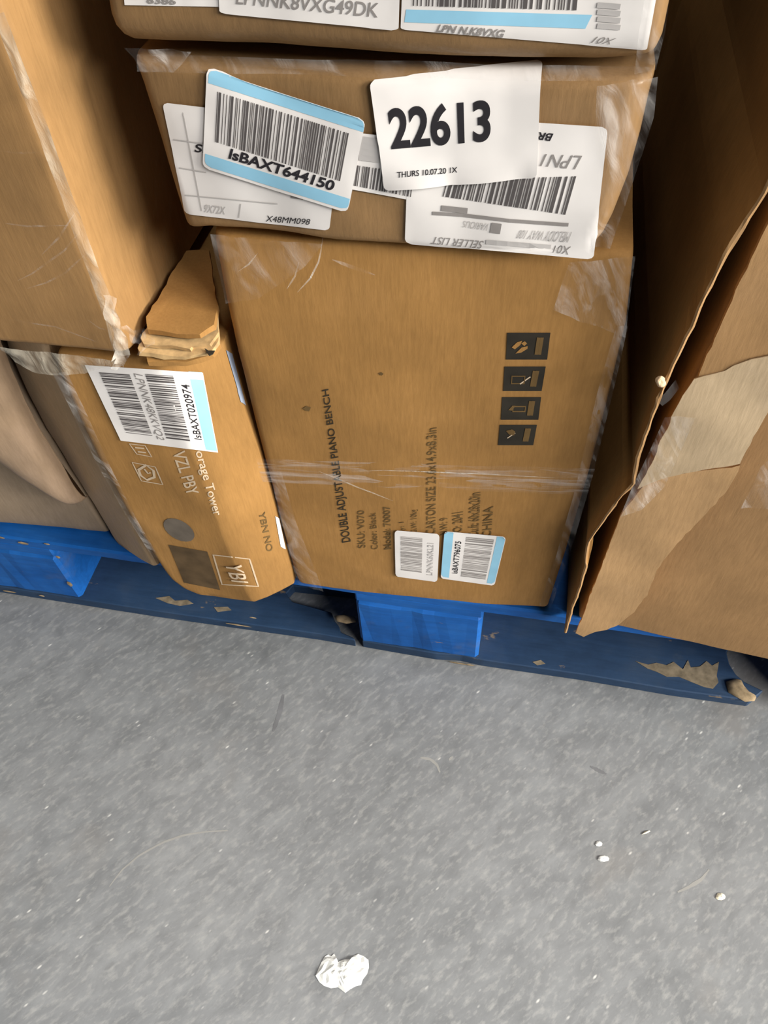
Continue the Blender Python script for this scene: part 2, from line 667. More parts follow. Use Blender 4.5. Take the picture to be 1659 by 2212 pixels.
def lettering(carton, body, q, mat, parent, off=0.0022, bold=0.0, shear=0.0, rect=(0, 0, 1, 1), rot=0, name='lettering', spacing=1.0, curl=None):
    """lettering that fills rect of the quad q; rot 90 reads downwards, -90 upwards, 180 upside down"""
    kk = [carton.panel.sz(*p) for p in q]
    ha = math.dist(kk[0], kk[3]) * (rect[3] - rect[1])
    wa = math.dist(kk[0], kk[1]) * (rect[2] - rect[0])
    v, f = text_mesh(body, bold, shear, spacing, wa if abs(rot) == 90 else ha)
    x0, x1 = min(p[0] for p in v), max(p[0] for p in v)
    y0, y1 = min(p[1] for p in v), max(p[1] for p in v)
    g = quad_map(carton, q)
    a0, b0, a1, b1 = rect
    out = []
    for p in v:
        t = (p[0] - x0) / (x1 - x0)
        h = (y1 - p[1]) / (y1 - y0)
        if rot == 90:
            t, h = 1 - h, t
        elif rot == -90:
            t, h = h, 1 - t
        elif rot == 180:
            t, h = 1 - t, 1 - h
        a, b = a0 + (a1 - a0) * t, b0 + (b1 - b0) * h
        s, z = g(a, b)
        out.append(lay(carton, s, z, off, parent))
    return mesh_obj(name, out, f, mat, parent)


def stroke(carton, pts, width, mat, parent, off=0.0022, name='printed_line', closed=False):
    """a printed line of the given width (metres) along picture points"""
    P = [carton.panel.sz(*p) for p in pts]
    if closed:
        P = P + [P[0]]
    verts, faces = [], []
    dense = []
    for a, b in zip(P, P[1:]):
        k = max(1, int(math.hypot(b[0] - a[0], b[1] - a[1]) / 0.006))
        for i in range(k):
            dense.append((a[0] + (b[0] - a[0]) * i / k, a[1] + (b[1] - a[1]) * i / k))
    dense.append(P[-1])
    for i, p in enumerate(dense):
        a = dense[max(0, i - 1)]
        b = dense[min(len(dense) - 1, i + 1)]
        if closed and i in (0, len(dense) - 1):
            a, b = dense[-2], dense[1]
        t = (b[0] - a[0], b[1] - a[1])
        l = math.hypot(*t) or 1
        w = width * (0.15 + 0.85 * max(0.0, math.sin(math.pi * i / max(1, len(dense) - 1))) ** 0.7) if name == 'film_crease' else width
        nx, nz = -t[1] / l * w / 2, t[0] / l * w / 2
        verts += [lay(carton, p[0] + nx, p[1] + nz, off, parent), lay(carton, p[0] - nx, p[1] - nz, off, parent)]
    for i in range(len(dense) - 1):
        faces.append((2 * i, 2 * i + 1, 2 * i + 3, 2 * i + 2))
    return mesh_obj(name, verts, faces, mat, parent)


def decal(carton, pts, mat, parent, off=0.0012, name='printed_mark'):
    """flat printed shape, outline in picture points, fanned from its centre"""
    cx = sum(p[0] for p in pts) / len(pts)
    cy = sum(p[1] for p in pts) / len(pts)
    verts = [lay(carton, *carton.panel.sz(cx, cy), off, parent)]
    n = len(pts)
    for k in (0.5, 1.0):      # inner and outer ring
        for p in pts:
            verts.append(lay(carton, *carton.panel.sz(cx + (p[0] - cx) * k, cy + (p[1] - cy) * k), off, parent))
    faces = []
    for i in range(n):
        j = (i + 1) % n
        faces.append((0, 1 + i, 1 + j))
        faces.append((1 + i, 1 + n + i, 1 + n + j, 1 + j))
    return mesh_obj(name, verts, faces, mat, parent)


def film(carton, L, R, parent, mat, off=0.003, wr=0.003, n=(14, 26), name='stretch_film', freq=(60, 14), seed=0, label=None, backs=(0, 0)):
    """a loose strip of film between two picture polylines, wrinkled"""
    pl = carton.panel
    a = poly_at([pl.sz(*p, backs[0]) for p in L], 1)
    b = poly_at([pl.sz(*p, backs[1]) for p in R], 1)
    verts, faces = [], []
    nu, nv = n
    for j in range(nv + 1):
        v = j / nv
        p, q = a(v), b(v)
        for i in range(nu + 1):
            u = i / nu
            s, z = p[0] + (q[0] - p[0]) * u, p[1] + (q[1] - p[1]) * u
            w = mnoise.noise(Vector((s * freq[0], z * freq[1], seed * 5.7))) + 0.5 * mnoise.noise(Vector((s * freq[0] * 2.3, z * freq[1] * 2.3, seed)))
            o = off + wr * w * (0.35 + 0.65 * math.sin(math.pi * u))
            bk = backs[0] + (backs[1] - backs[0]) * u
            verts.append(pl.pos(s, z, o - bk))
    for j in range(nv):
        for i in range(nu):
            k = j * (nu + 1) + i
            faces.append((k, k + nu + 1, k + nu + 2, k + 1))
    o = mesh_obj(name, verts, faces, mat, parent, True)
    if label:
        o['label'] = label
    return o


def solid(name, outline, y_or_h, mat, parent=None, bev=0.0, axis='z', seed=0, rough=0.0):
    """extrude a closed outline (list of 3-D points) by the vector y_or_h"""
    bm = bmesh.new()
    vs = [bm.verts.new(p) for p in outline]
    f = bm.faces.new(vs)
    r = bmesh.ops.extrude_face_region(bm, geom=[f])
    for v in [g for g in r['geom'] if isinstance(g, bmesh.types.BMVert)]:
        v.co += Vector(y_or_h)
    bmesh.ops.recalc_face_normals(bm, faces=bm.faces)
    if bev:
        bmesh.ops.bevel(bm, geom=list(bm.edges), offset=bev, segments=1, affect='EDGES', clamp_overlap=True)
    if rough:
        for v in bm.verts:
            v.co += Vector([rough * mnoise.noise(v.co * 60 + Vector((seed + k * 9, k, 0))) for k in range(3)])
    me = bpy.data.meshes.new(name)
    bm.to_mesh(me)
    bm.free()
    return link(name, me, mat, parent)


def beam(name, x0, x1, y0, y1, z0, z1, mat, parent, bev=0.0025, rough=0.0, seed=0, sub=10):
    """a board or block with eased, slightly uneven edges"""
    bm = bmesh.new()
    bmesh.ops.create_cube(bm, size=1.0)
    for v in bm.verts:
        v.co = Vector((x0 + (v.co.x + .5) * (x1 - x0), y0 + (v.co.y + .5) * (y1 - y0), z0 + (v.co.z + .5) * (z1 - z0)))
    bmesh.ops.bevel(bm, geom=list(bm.edges), offset=bev, segments=1, affect='EDGES')
    if rough:
        long = [e for e in bm.edges if e.calc_length() > max(x1 - x0, y1 - y0, z1 - z0) * 0.8]
        bmesh.ops.subdivide_edges(bm, edges=long, cuts=sub, use_grid_fill=True)
        for v in bm.verts:
            v.co += Vector([rough * mnoise.noise(v.co * 45 + Vector((seed + k * 9, k * 3, 1))) for k in range(3)])
    me = bpy.data.meshes.new(name)
    bm.to_mesh(me)
    bm.free()
    return link(name, me, mat, parent)


# ================================================================== THE SETTING
fl = mesh_obj('floor', [(-4, -3, 0), (4, -3, 0), (4, 4, 0), (-4, 4, 0)], [(0, 1, 2, 3)], M['floor'])
fl['kind'] = 'structure'


def floor_line(name, pts, w, mat):
    P = [at_z(x, y, 0.0004) for x, y in pts]
    verts, faces = [], []
    n = 14
    f = poly_at([(p.x, p.y) for p in P], 1)
    for i in range(n + 1):
        t = i / n
        a, b = f(max(0, t - .03)), f(min(1, t + .03))
        d = Vector((b[0] - a[0], b[1] - a[1], 0)).normalized()
        c = f(t)
        ww = w * (0.25 + 0.75 * math.sin(math.pi * (0.08 + 0.84 * t))) * (0.8 + 0.4 * random.random())
        o = Vector((-d.y, d.x, 0)) * ww / 2
        verts += [Vector((c[0], c[1], 0.00012)) + o, Vector((c[0], c[1], 0.00012)) - o]
    for i in range(n):
        faces.append((2 * i, 2 * i + 1, 2 * i + 3, 2 * i + 2))
    return mesh_obj(name, verts, faces, mat, fl)


floor_line('scratch', [(236, 1915), (262, 1880), (300, 1848), (350, 1820), (400, 1803), (450, 1796), (492, 1794)], 0.0022, M['scratch'])
floor_line('scratch', [(908, 1636), (930, 1640), (944, 1652), (950, 1668)], 0.0035, M['scratch'])
floor_line('scratch', [(1464, 1927), (1490, 1915), (1515, 1900), (1532, 1878)], 0.003, M['scratch'])
floor_line('scratch', [(970, 1642), (978, 1634)], 0.003, M['scratch'])
floor_line('smear', [(590, 1580), (604, 1540), (612, 1500)], 0.006, M['smear'])
floor_line('smear', [(1275, 1655), (1295, 1665), (1310, 1672)], 0.004, M['smear'])

# ================================================================== PALLET
PY = 0.4218
pal = thing('pallet', 'scuffed blue wooden pallet on the grey concrete floor under the boxes', 'pallet', (-0.08, 0.92, 0))
PX0, PX1 = -0.66, 0.52
# blocks: three rows of three
for ry, y0 in enumerate((PY, PY + 0.43, PY + 0.86)):
    for x0, x1 in ((-0.66, -0.497), (-0.1405, -0.0015), (0.356, 0.52)):
        beam('block', x0, x1, y0, y0 + 0.10, 0.0165, 0.106, M['blue'], pal, 0.004, 0.002 if ry == 0 else 0, x0 * 9)
# stringer boards above the blocks, front to back
for x0, x1 in ((-0.66, -0.497), (-0.1405, -0.0015), (0.356, 0.52)):
    beam('stringer_board', x0, x1, PY + 0.001, PY + 0.96, 0.1063, 0.1225, M['blue'], pal, 0.002)
# top deck boards across
ys = [(0.0, 0.135), (0.165, 0.255), (0.29, 0.38), (0.415, 0.545), (0.58, 0.67), (0.705, 0.795), (0.825, 0.96)]
for i, (a, b) in enumerate(ys):
    beam('deck_board', PX0, PX1, PY + a - (0.001 if i == 0 else 0), PY + b, 0.1228, 0.1388, M['blue'], pal, 0.0025, 0.0008 if i == 0 else 0, 3 + i, 40)
# bottom boards; the front one has broken notches
Z0 = 0.0005
front = [(PX0, PY), (-0.40, PY - .001), (-0.30, PY), (-0.19, PY + .0015), (-0.1462, PY + .0004), (-0.150, PY + .004), (-0.166, PY + .0085), (-0.170, PY + .016),
         (-0.1765, PY + .022), (-0.183, PY + .033), (-0.205, PY + .036), (-0.235, PY + .040), (-0.245, PY + .050), (-0.24, PY + .062), (-0.15, PY + .066), (-0.139, PY + .060), (-0.1385, PY + .001),
         (-0.05, PY - .001), (-0.02, PY + .002), (0.005, PY), (0.12, PY + .001), (0.22, PY - .0012), (0.30, PY), (0.315, PY + .0145), (0.296, PY + .022), (0.287, PY + .030), (0.281, PY + .042), (0.279, PY + .056), (0.285, PY + .068), (0.34, PY + .072), (0.36, PY + .03), (0.37, PY), (PX1, PY),
         (PX1, PY + 0.12), (PX0, PY + 0.12)]
solid('bottom_board', [(x, y, Z0) for x, y in front], (0, 0, 0.016), M['blue_shade'], pal, 0.0012)
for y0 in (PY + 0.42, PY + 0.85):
    beam('bottom_board', PX0, PX1, y0, y0 + 0.11, Z0, 0.0162, M['blue_shade'], pal, 0.002)


def wood_patch(name, pts, zz, h, label, seed):
    """a worn or splintered bit of bare wood lying in the board, uneven edge and top"""
    P = [at_z(x, y, zz) for x, y in pts]
    if name == 'worn_patch':        # flat: the outline filled, a hair proud of the board
        o = solid(name, [p + Vector((0, 0, -0.0004)) for p in P], (0, 0, 0.0008), M['wood_worn'], pal)
        o['label'] = label
        return o
    c = sum(P, Vector()) / len(P)
    verts, faces = [], []
    n = len(P)
    rings = ((1.0, -0.0003), (0.86, h * 0.6), (0.45, h), )
    for k, hh in rings:
        for i, p in enumerate(P):
            q = c + (p - c) * k
            q.z = zz + hh + h * 0.35 * mnoise.noise(q * 130 + Vector((seed, 0, 0))) * (0 if k == 1 else 1)
            verts.append(q)
    verts.append(c + Vector((0, 0, h * 1.05)))
    for r in range(2):
        for i in range(n):
            j = (i + 1) % n
            faces.append((r * n + i, r * n + j, (r + 1) * n + j, (r + 1) * n + i))
    for i in range(n):
        faces.append((2 * n + i, 2 * n + (i + 1) % n, 3 * n))
    o = mesh_obj(name, verts, faces, M['wood_worn' if name == 'worn_patch' else 'wood'], pal, True)
    o['label'] = label
    return o


wood_patch('worn_patch', [(1372, 1428), (1400, 1436), (1418, 1432), (1440, 1437), (1455, 1430), (1475, 1446), (1486, 1426), (1492, 1442), (1512, 1440), (1526, 1428), (1538, 1438), (1553, 1430), (1548, 1460), (1552, 1474), (1540, 1488), (1520, 1484), (1495, 1474), (1466, 1462), (1440, 1462), (1420, 1452), (1398, 1444)], 0.0166, 0.0008, 'bare wood worn through the blue paint', 2)
wood_patch('splinter', [(1568, 1472), (1585, 1466), (1600, 1468), (1606, 1482), (1618, 1496), (1634, 1506), (1630, 1514), (1610, 1516), (1592, 1506), (1574, 1496), (1570, 1484)], 0.0172, 0.0045, 'pale splintered wood stub', 5)
wood_patch('splinter', [(722, 1331), (742, 1329), (768, 1334), (770, 1344), (748, 1347), (728, 1342)], 0.030, 0.004, 'brown splintered stub beside the block', 6)
for k, pts in enumerate(([(336, 1292), (366, 1288), (378, 1298), (405, 1296), (418, 1304), (388, 1309), (362, 1303)],
                         [(462, 1312), (492, 1311), (500, 1318), (470, 1322)],
                         [(1150, 1430), (1168, 1426), (1178, 1434), (1160, 1437)])):
    wood_patch('worn_patch', pts, 0.0166, 0.0005, 'small patch of bare wood', 8 + k)


def edge_chip(x, z, w, h, seed):
    """paint and wood knocked off the front arris"""
    verts, faces = [], []
    n = 7
    y = PY - 0.0022
    for i in range(n):
        a = 2 * math.pi * i / n
        k = 1 + 0.35 * mnoise.noise(Vector((i * 1.7, seed, 0)))
        verts.append((x + w / 2 * math.cos(a) * k, y, z + h / 2 * math.sin(a) * k))
    verts.append((x, y - 0.0007, z))
    for i in range(n):
        faces.append((i, (i + 1) % n, n))
    return mesh_obj('paint_chip', verts, faces, M['wood'], pal)


for k, (px_, py_, w, h) in enumerate(((4, 1158, .010, .004), (52, 1170, .014, .005), (103, 1172, .008, .003), (137, 1174, .011, .005), (155, 1178, .009, .005),
                                      (22, 1275, .020, .004), (92, 1284, .008, .004), (152, 1258, .007, .011), (127, 1200, .006, .006),
                                      (990, 1429, .022, .0035), (1016, 1433, .012, .004), (515, 1347, .036, .0032), (548, 1331, .009, .003))):
    r = ray(px_, py_)
    p = CAM + r * (PY / r.y)
    if 0.002 < p.z < 0.139:
        edge_chip(p.x, p.z, w, h, k)

# ================================================================== BENCH BOX (centre, bottom)
pb = Panel((-0.1985, 0.4124), (0.0630, 0.4249))
bench = thing('piano_bench_box', 'tall brown piano bench carton with black print, bottom of the middle stack on the pallet', 'box', (-0.07, 0.58, 0.1395))
cb = Carton('carton', bench, pb,
            L=[(457, 512), (480, 630), (506, 745), (536, 865), (571, 1000), (606, 1135), (630, 1225), (643, 1261)],
            R=[(1370, 548), (1354, 700), (1330, 800), (1306, 900), (1280, 1000), (1251, 1100), (1222, 1200), (1184, 1315)],
            T=[(457, 512), (700, 516), (900, 522), (1150, 530), (1370, 548)],
            B=[(643, 1261), (760, 1280), (900, 1292), (1050, 1307), (1184, 1315)],
            depth=0.36, mat=M['kraft'], r=(.007, .006, .005, .004), bulge=0.004, seed=1)
# print
lettering(cb, 'DOUBLE ADJUSTABLE PIANO BENCH', [(696, 842), (714, 838), (764, 1168), (739, 1172)], M['print_dark'], bench, rot=-90, bold=0.012)
SOFT = M['print_soft']
for body, q, bo in (('SKU: V070', [(772, 1103), (787, 1101), (790, 1182), (773, 1184)], .008),
                    ('Color: Black', [(798, 1108), (812, 1106), (817, 1185), (802, 1187)], .008),
                    ('Model: 70007', [(828, 1094), (843, 1091), (846, 1185), (830, 1187)], .016),
                    ('Qty: 1', [(862, 1128), (876, 1126), (878, 1160), (864, 1161)], .008),
                    ('G.W: 10kg', [(887, 1102), (905, 1098), (904, 1150), (889, 1151)], .008),
                    ('CARTON SIZE 23.6x14.9x8.3in', [(922, 926), (944, 922), (941, 1152), (921, 1154)], .008),
                    ('N.W: 9', [(950, 1120), (968, 1116), (966, 1154), (951, 1156)], .008),
                    ('PO: 2041', [(977, 1108), (1001, 1104), (998, 1154), (980, 1156)], .008),
                    ('Cu.ft: 60x28x20in', [(1014, 1066), (1039, 1062), (1034, 1156), (1012, 1158)], .008),
                    ('CHINA', [(1045, 1096), (1066, 1092), (1061, 1158), (1042, 1160)], .008)):
    lettering(cb, body, q, SOFT, bench, rot=-90, bold=bo)
ICON = [[(1096, 718), (1189, 718), (1182, 776), (1093, 776)], [(1090, 791), (1179, 791), (1170, 844), (1087, 844)],
        [(1085, 857), (1169, 857), (1163, 906), (1082, 906)], [(1080, 917), (1160, 917), (1152, 961), (1076, 961)]]
G = M['print_soft'], M['print_white']


def inq(q, pts):
    return [tuple((1 - b) * ((1 - a) * q[0][i] + a * q[1][i]) + b * ((1 - a) * q[3][i] + a * q[2][i]) for i in (0, 1)) for a, b in pts]


for k, q in enumerate(ICON):
    ic = sheet('handling_icon', cb, q, M['icon_hole_black'], bench, 0.0008, n=(10, 8))
    sm = G[0]
    if k == 0:      # open hands round a drop
        decal(cb, inq(q, [(.12, .55), (.24, .36), (.36, .30), (.32, .46), (.20, .62)]), M['kraft'], ic, 0.0016, 'pictogram')
        decal(cb, inq(q, [(.22, .78), (.36, .55), (.50, .50), (.50, .60), (.36, .74)]), M['kraft'], ic, 0.0016, 'pictogram')
        decal(cb, inq(q, [(.34, .40), (.42, .32), (.48, .40), (.42, .50)]), M['kraft'], ic, 0.0016, 'pictogram')
    elif k == 1:    # box outline with a slash
        stroke(cb, inq(q, [(.20, .40), (.20, .70), (.52, .70), (.52, .40)]), 0.0012, sm, ic, 0.0016, 'pictogram', True)
        stroke(cb, inq(q, [(.42, .72), (.66, .42)]), 0.0010, M['print_white'], ic, 0.0016, 'pictogram')
    elif k == 2:    # box with arrows
        stroke(cb, inq(q, [(.30, .42), (.30, .64), (.62, .64), (.62, .42)]), 0.0014, sm, ic, 0.0016, 'pictogram', True)
        decal(cb, inq(q, [(.18, .58), (.28, .38), (.36, .38), (.28, .60)]), M['print_soft'], ic, 0.0016, 'pictogram')
    else:           # umbrella
        decal(cb, inq(q, [(.18, .30), (.34, .22), (.44, .34), (.42, .52), (.28, .48)]), sm, ic, 0.0016, 'pictogram')
        stroke(cb, inq(q, [(.24, .66), (.44, .40)]), 0.0009, M['print_white'], ic, 0.0016, 'pictogram')
    for j, a in enumerate((.74, .82)):
        stroke(cb, inq(q, [(a, .18), (a - .02, .82)]), 0.0022, sm, ic, 0.0016, 'printed_line')
# labels
wl = [(853, 1142), (950, 1150), (945, 1254), (855, 1242)]
lab = sheet('barcode_label', cb, wl, M['label'], bench, 0.0038, corner=0.06, label='small white barcode label')
bars(cb, wl, (.13, .14, .62, .88), lab, 0.0048, n=30, vertical=False, seed=3, mat=M['ink_grey'])
lettering(cb, 'LPNNK60KL21', wl, M['ink_faint'], lab, 0.0048, rect=(.74, .22, .88, .90), rot=-90, bold=.02)
bl = [(960, 1144), (1094, 1156), (1068, 1262), (952, 1246)]
lab = sheet('barcode_label', cb, bl, M['label'], bench, 0.0038, corner=0.05, label='small white barcode label with sky blue end stripes')
sheet('blue_stripe', cb, bl, M['label_blue'], lab, 0.0046, (0, 0, .15, 1), n=(3, 24), host=.05)
sheet('blue_stripe', cb, bl, M['label_blue'], lab, 0.0046, (.86, 0, 1, 1), n=(3, 24), host=.05)
bars(cb, bl, (.37, .10, .82, .93), lab, 0.0050, n=30, vertical=False, seed=5, mat=M['ink_grey'])
lettering(cb, 'lsBAXT796075', bl, M['ink'], lab, 0.0050, rect=(.20, .20, .30, .88), rot=-90, bold=.008)
# dents in the print and specks
decal(cb, [(654, 882), (662, 876), (672, 879), (668, 888), (660, 886)], M['print_soft'], bench, 0.001, 'scuff')
decal(cb, [(818, 806), (824, 803), (829, 807), (824, 811)], M['print_soft'], bench, 0.001, 'scuff')
# film: gathered band, corner sheets, right edge
film(cb, [(556, 985), (562, 1010), (570, 1035)], [(1285, 1005), (1278, 1030), (1268, 1062)], bench, M['film_band'], 0.0035, 0.0022, (60, 8), 'film_band', (14, 260), 3, 'gathered band of clear stretch film')
film(cb, [(457, 500), (470, 560), (490, 650)], [(700, 520), (660, 570), (560, 640)], bench, M['film_faint'], 0.0035, 0.003, (22, 22), 'film_corner', (50, 30), 6, 'clear stretch film over the corner')
film(cb, [(1230, 560), (1215, 600), (1195, 660)], [(1372, 545), (1362, 620), (1350, 720)], bench, M['film'], 0.004, 0.003, (18, 18), 'film_corner', (60, 30), 9, 'clear stretch film over the corner')
film(cb, [(1330, 700), (1288, 850), (1240, 1060), (1200, 1200), (1165, 1300)], [(1356, 700), (1322, 850), (1270, 1060), (1228, 1200), (1190, 1310)], bench, M['film'], 0.003, 0.003, (8, 40), 'film_edge', (90, 26), 12, 'clear stretch film along the right edge')
film(cb, [(580, 1000), (608, 1120), (644, 1255)], [(606, 1000), (640, 1120), (700, 1272)], bench, M['film_faint'], 0.003, 0.002, (8, 24), 'film_edge', (60, 26), 15, 'clear stretch film along the left edge')
for pts in ([(648, 560), (640, 590), (622, 618)], [(700, 515), (690, 560), (672, 595), (645, 625)], [(560, 540), (540, 565), (518, 580)]):
    stroke(cb, pts, 0.0012, M['film_thick'], bench, 0.0065, 'film_crease')
stroke(cb, [(690, 1012), (735, 1030), (770, 1045), (810, 1060), (850, 1076)], 0.0016, M['film_thick'], bench, 0.0065, 'film_crease')
stroke(cb, [(760, 1012), (830, 1010), (900, 1012), (1050, 1018), (1200, 1026)], 0.0014, M['film_thick'], bench, 0.0065, 'film_crease')
stroke(cb, [(720, 555), (760, 570), (812, 588)], 0.0028, M['film_faint'], bench, 0.0065, 'film_crease')

# ================================================================== UPPER BOX (22613)
pu = Panel((-0.2270, 0.4065), (0.0420, 0.4085))
ub = thing('flat_carton', 'dented brown carton with the large 22613 sticker, on top of the piano bench carton', 'box', (-0.09, 0.56, 0.559))
cu_ = Carton('carton', ub, pu,
             L=[(279, 132), (300, 185), (335, 290), (368, 390), (400, 500)],
             R=[(1418, 166), (1404, 215), (1385, 300), (1358, 395), (1328, 470), (1300, 524)],
             T=[(279, 132), (500, 147), (800, 158), (1100, 168), (1418, 166)],
             B=[(400, 500), (455, 494), (640, 506), (720, 518), (860, 530), (1000, 543), (1150, 548), (1260, 542), (1300, 524)],
             depth=0.36, mat=M['kraft_dull'], r=(.008, .012, .005, .006), bulge=0.006, rough=0.0022, seed=4)
# lower labels
q1 = [(352, 220), (800, 268), (760, 500), (402, 460)]
lab = sheet('shipping_label', cu_, [(352, 220), (740, 264), (712, 496), (402, 460)], M['label'], ub, 0.0014, corner=0.03, wr=0.0012, n=(16, 12), label='crumpled white shipping label')
lettering(cu_, 'SI', [(424, 310), (446, 313), (443, 330), (420, 328)], M['ink'], lab, 0.0036, bold=.02)
lettering(cu_, '9X72X', [(444, 441), (488, 446), (486, 463), (440, 458)], M['ink_faint'], lab, 0.0036, bold=.01)
lettering(cu_, 'X48MM098', [(577, 465), (672, 473), (668, 485), (574, 478)], M['ink'], lab, 0.0036, bold=.0)
for a, b in (((392, 225), (436, 455)), ((375, 301), (440, 310)), ((388, 362), (446, 372)), ((400, 421), (600, 440)), ((520, 440), (516, 470))):
    stroke(cu_, [a, b], 0.0007, M['ink_faint'], lab, 0.0034)
for a, b in (((603, 410), (620, 412)), ((628, 422), (655, 426))):
    stroke(cu_, [a, b], 0.003, M['ink_grey'], lab, 0.0036)
mq = [(762, 284), (910, 300), (900, 432), (752, 405)]
lab = sheet('shipping_label', cu_, mq, M['label'], ub, 0.0020, wr=0.0008, label='white label strip with a barcode, mostly covered')
bars(cu_, [(768, 356), (900, 376), (893, 426), (762, 400)], (0, 0, 1, 1), lab, 0.0036, n=22, seed=8)
for k in range(4):
    stroke(cu_, [(776, 300 + k * 13), (820, 306 + k * 13)], 0.0035, M['ink_faint'], lab, 0.0036)
rq = [(885, 245), (1313, 272), (1282, 558), (875, 522)]


def droop(a, b):
    return 0.0


lab = sheet('shipping_label', cu_, rq, M['label'], ub, 0.0020, corner=0.03, wr=0.0012, n=(18, 14), label='white shipping label stuck on upside down')
lettering(cu_, 'BR.', [(1160, 284), (1196, 288), (1192, 305), (1156, 300)], M['ink'], lab, 0.0036, rot=180, bold=.02, shear=.2)
lettering(cu_, 'LPN1', [(1170, 332), (1258, 336), (1250, 366), (1166, 358)], M['ink_grey'], lab, 0.0036, rot=180, shear=.3)
bars(cu_, [(966, 388), (1250, 380), (1226, 464), (956, 424)], (0, 0, 1, 1), lab, 0.0036, n=34, seed=21, mat=M['ink_bar'])
stroke(cu_, [(934, 460), (1000, 464), (1100, 476), (1228, 485)], 0.0022, M['ink_grey'], lab, 0.0036)
stroke(cu_, [(953, 449), (1010, 455)], 0.0035, M['ink_grey'], lab, 0.0036)
decal(cu_, [(1062, 480), (1084, 483), (1080, 505), (1058, 502)], M['ink_grey'], lab, 0.0036)
lettering(cu_, 'VARIOUS', [(1000, 476), (1056, 482), (1052, 498), (1000, 490)], M['ink_faint'], lab, 0.0036, rot=180, shear=.4)
lettering(cu_, 'MELODY WAY 100', [(1122, 496), (1236, 500), (1230, 524), (1116, 514)], M['ink_faint'], lab, 0.0036, rot=180, shear=.4)
lettering(cu_, 'SELLER LIST', [(932, 510), (1046, 520), (1042, 537), (930, 526)], M['ink_grey'], lab, 0.0036, rot=180, shear=.3)
stroke(cu_, [(1050, 522), (1190, 533)], 0.003, M['ink_faint'], lab, 0.0036)
lettering(cu_, 'X01', [(1200, 528), (1234, 532), (1228, 550), (1194, 545)], M['ink_grey'], lab, 0.0036, rot=180)
# blue edged barcode label
bq = [(450, 147), (792, 256), (752, 455), (441, 358)]
lab = sheet('barcode_label', cu_, bq, M['label'], ub, 0.0046, corner=0.045, n=(16, 10), label='tilted white barcode label with sky blue top and bottom stripes')
sheet('blue_stripe', cu_, bq, M['label_blue'], lab, 0.0052, (0, 0, 1, .135), n=(12, 8), host=.045)
sheet('blue_stripe', cu_, bq, M['label_blue'], lab, 0.0052, (0, .865, 1, 1), n=(12, 8), host=.045)
bars(cu_, bq, (.065, .19, .925, .70), lab, 0.0054, n=50, seed=13)
lettering(cu_, 'lsBAXT644150', bq, M['ink'], lab, 0.0054, bold=.03, shear=.15, rect=(.16, .715, .88, .835))
# the numbered sticker
nq = [(800, 177), (1171, 140), (1160, 376), (832, 404)]


def curl22(a, b):
    return 0.007 * max(0, b - .72) / .28 * (0.25 + 0.5 * abs(math.sin(a * 7)))


lab = sheet('numbered_sticker', cu_, nq, M['label'], ub, 0.0052, corner=0.03, n=(20, 16), label='white sticker with the big number 22613', curl=curl22)
big = [(836, 233), (1060, 213), (1060, 305), (846, 323)]
lettering(cu_, '22613', big, M['ink'], lab, 0.0066, bold=.028)
lettering(cu_, 'THURS 10.07.20 1X', [(858, 371), (988, 360), (989, 372), (859, 384)], M['ink'], lab, 0.0095, bold=.01, shear=.1)
# film over right end and left corner
film(cu_, [(1290, 170), (1285, 280), (1300, 420), (1275, 520)], [(1420, 150), (1412, 235), (1356, 410), (1318, 520)], ub, M['film'], 0.008, 0.005, (16, 34), 'film_edge', (60, 40), 21, 'wrinkled clear film over the right end')

# ================================================================== TOPMOST BOX
pt = Panel((-0.2400, 0.4000), (0.0500, 0.4010))
tb = thing('labelled_carton', 'brown carton with three white labels along its lower edge, topmost of the middle stack', 'box', (-0.09, 0.55, 0.665))
ct = Carton('carton', tb, pt,
            L=[('sz', pt.sz(175, -300)[0], 1.60), (175, -300), (218, -60), (229, 20), (244, 70), (266, 106)],
            R=[('sz', pt.sz(1520, -300)[0], 1.60), (1520, -300), (1462, -60), (1446, 20), (1432, 90), (1414, 142)],
            T=[('sz', 0.0, 1.60), ('sz', 0.3, 1.60)],  # top lies unseen above the view, raised to darken the gaps
            B=[(266, 106), (330, 108), (450, 112), (600, 118), (850, 136), (1100, 148), (1300, 152), (1414, 142)],
            depth=0.36, mat=M['kraft_dull'], r=(.006, .008, .004, .016), bulge=0.004, rough=0.0018, seed=7, n=(26, 44))
a1 = [(262, -90), (480, -84), (480, 14), (270, 10)]
lab = sheet('shipping_label', ct, a1, M['label'], tb, 0.0012, label='white label reaching above the picture')
lettering(ct, '8386', [(316, -8), (382, -4), (380, 10), (318, 7)], M['ink_grey'], lab, 0.002, bold=.03)
a2 = [(470, -90), (866, -60), (862, 64), (476, 27)]
lab = sheet('shipping_label', ct, a2, M['label'], tb, 0.0024, corner=.04, label='white label with a long printed code')
lettering(ct, 'LPNNK8VXG49DK', [(512, -20), (818, 6), (816, 38), (510, 8)], M['ink_grey'], lab, 0.003, bold=.008, shear=.1)
a3 = [(872, -90), (1430, -80), (1397, 106), (866, 62)]
lab = sheet('shipping_label', ct, a3, M['label'], tb, 0.0014, corner=.02, n=(16, 10), label='wide white label with a sky blue stripe and barcode')
sheet('blue_stripe', ct, [(876, 20), (1281, 32), (1266, 62), (872, 48)], M['label_blue'], lab, 0.0022, n=(12, 2))
bars(ct, [(895, -60), (1262, -50), (1254, 22), (892, 12)], (0, 0, 1, 1), lab, 0.0022, n=40, seed=31)
lettering(ct, 'LPN N.K8VXG', [(946, 52), (1092, 64), (1088, 82), (942, 68)], M['ink_grey'], lab, 0.0022, bold=.03, shear=.2)
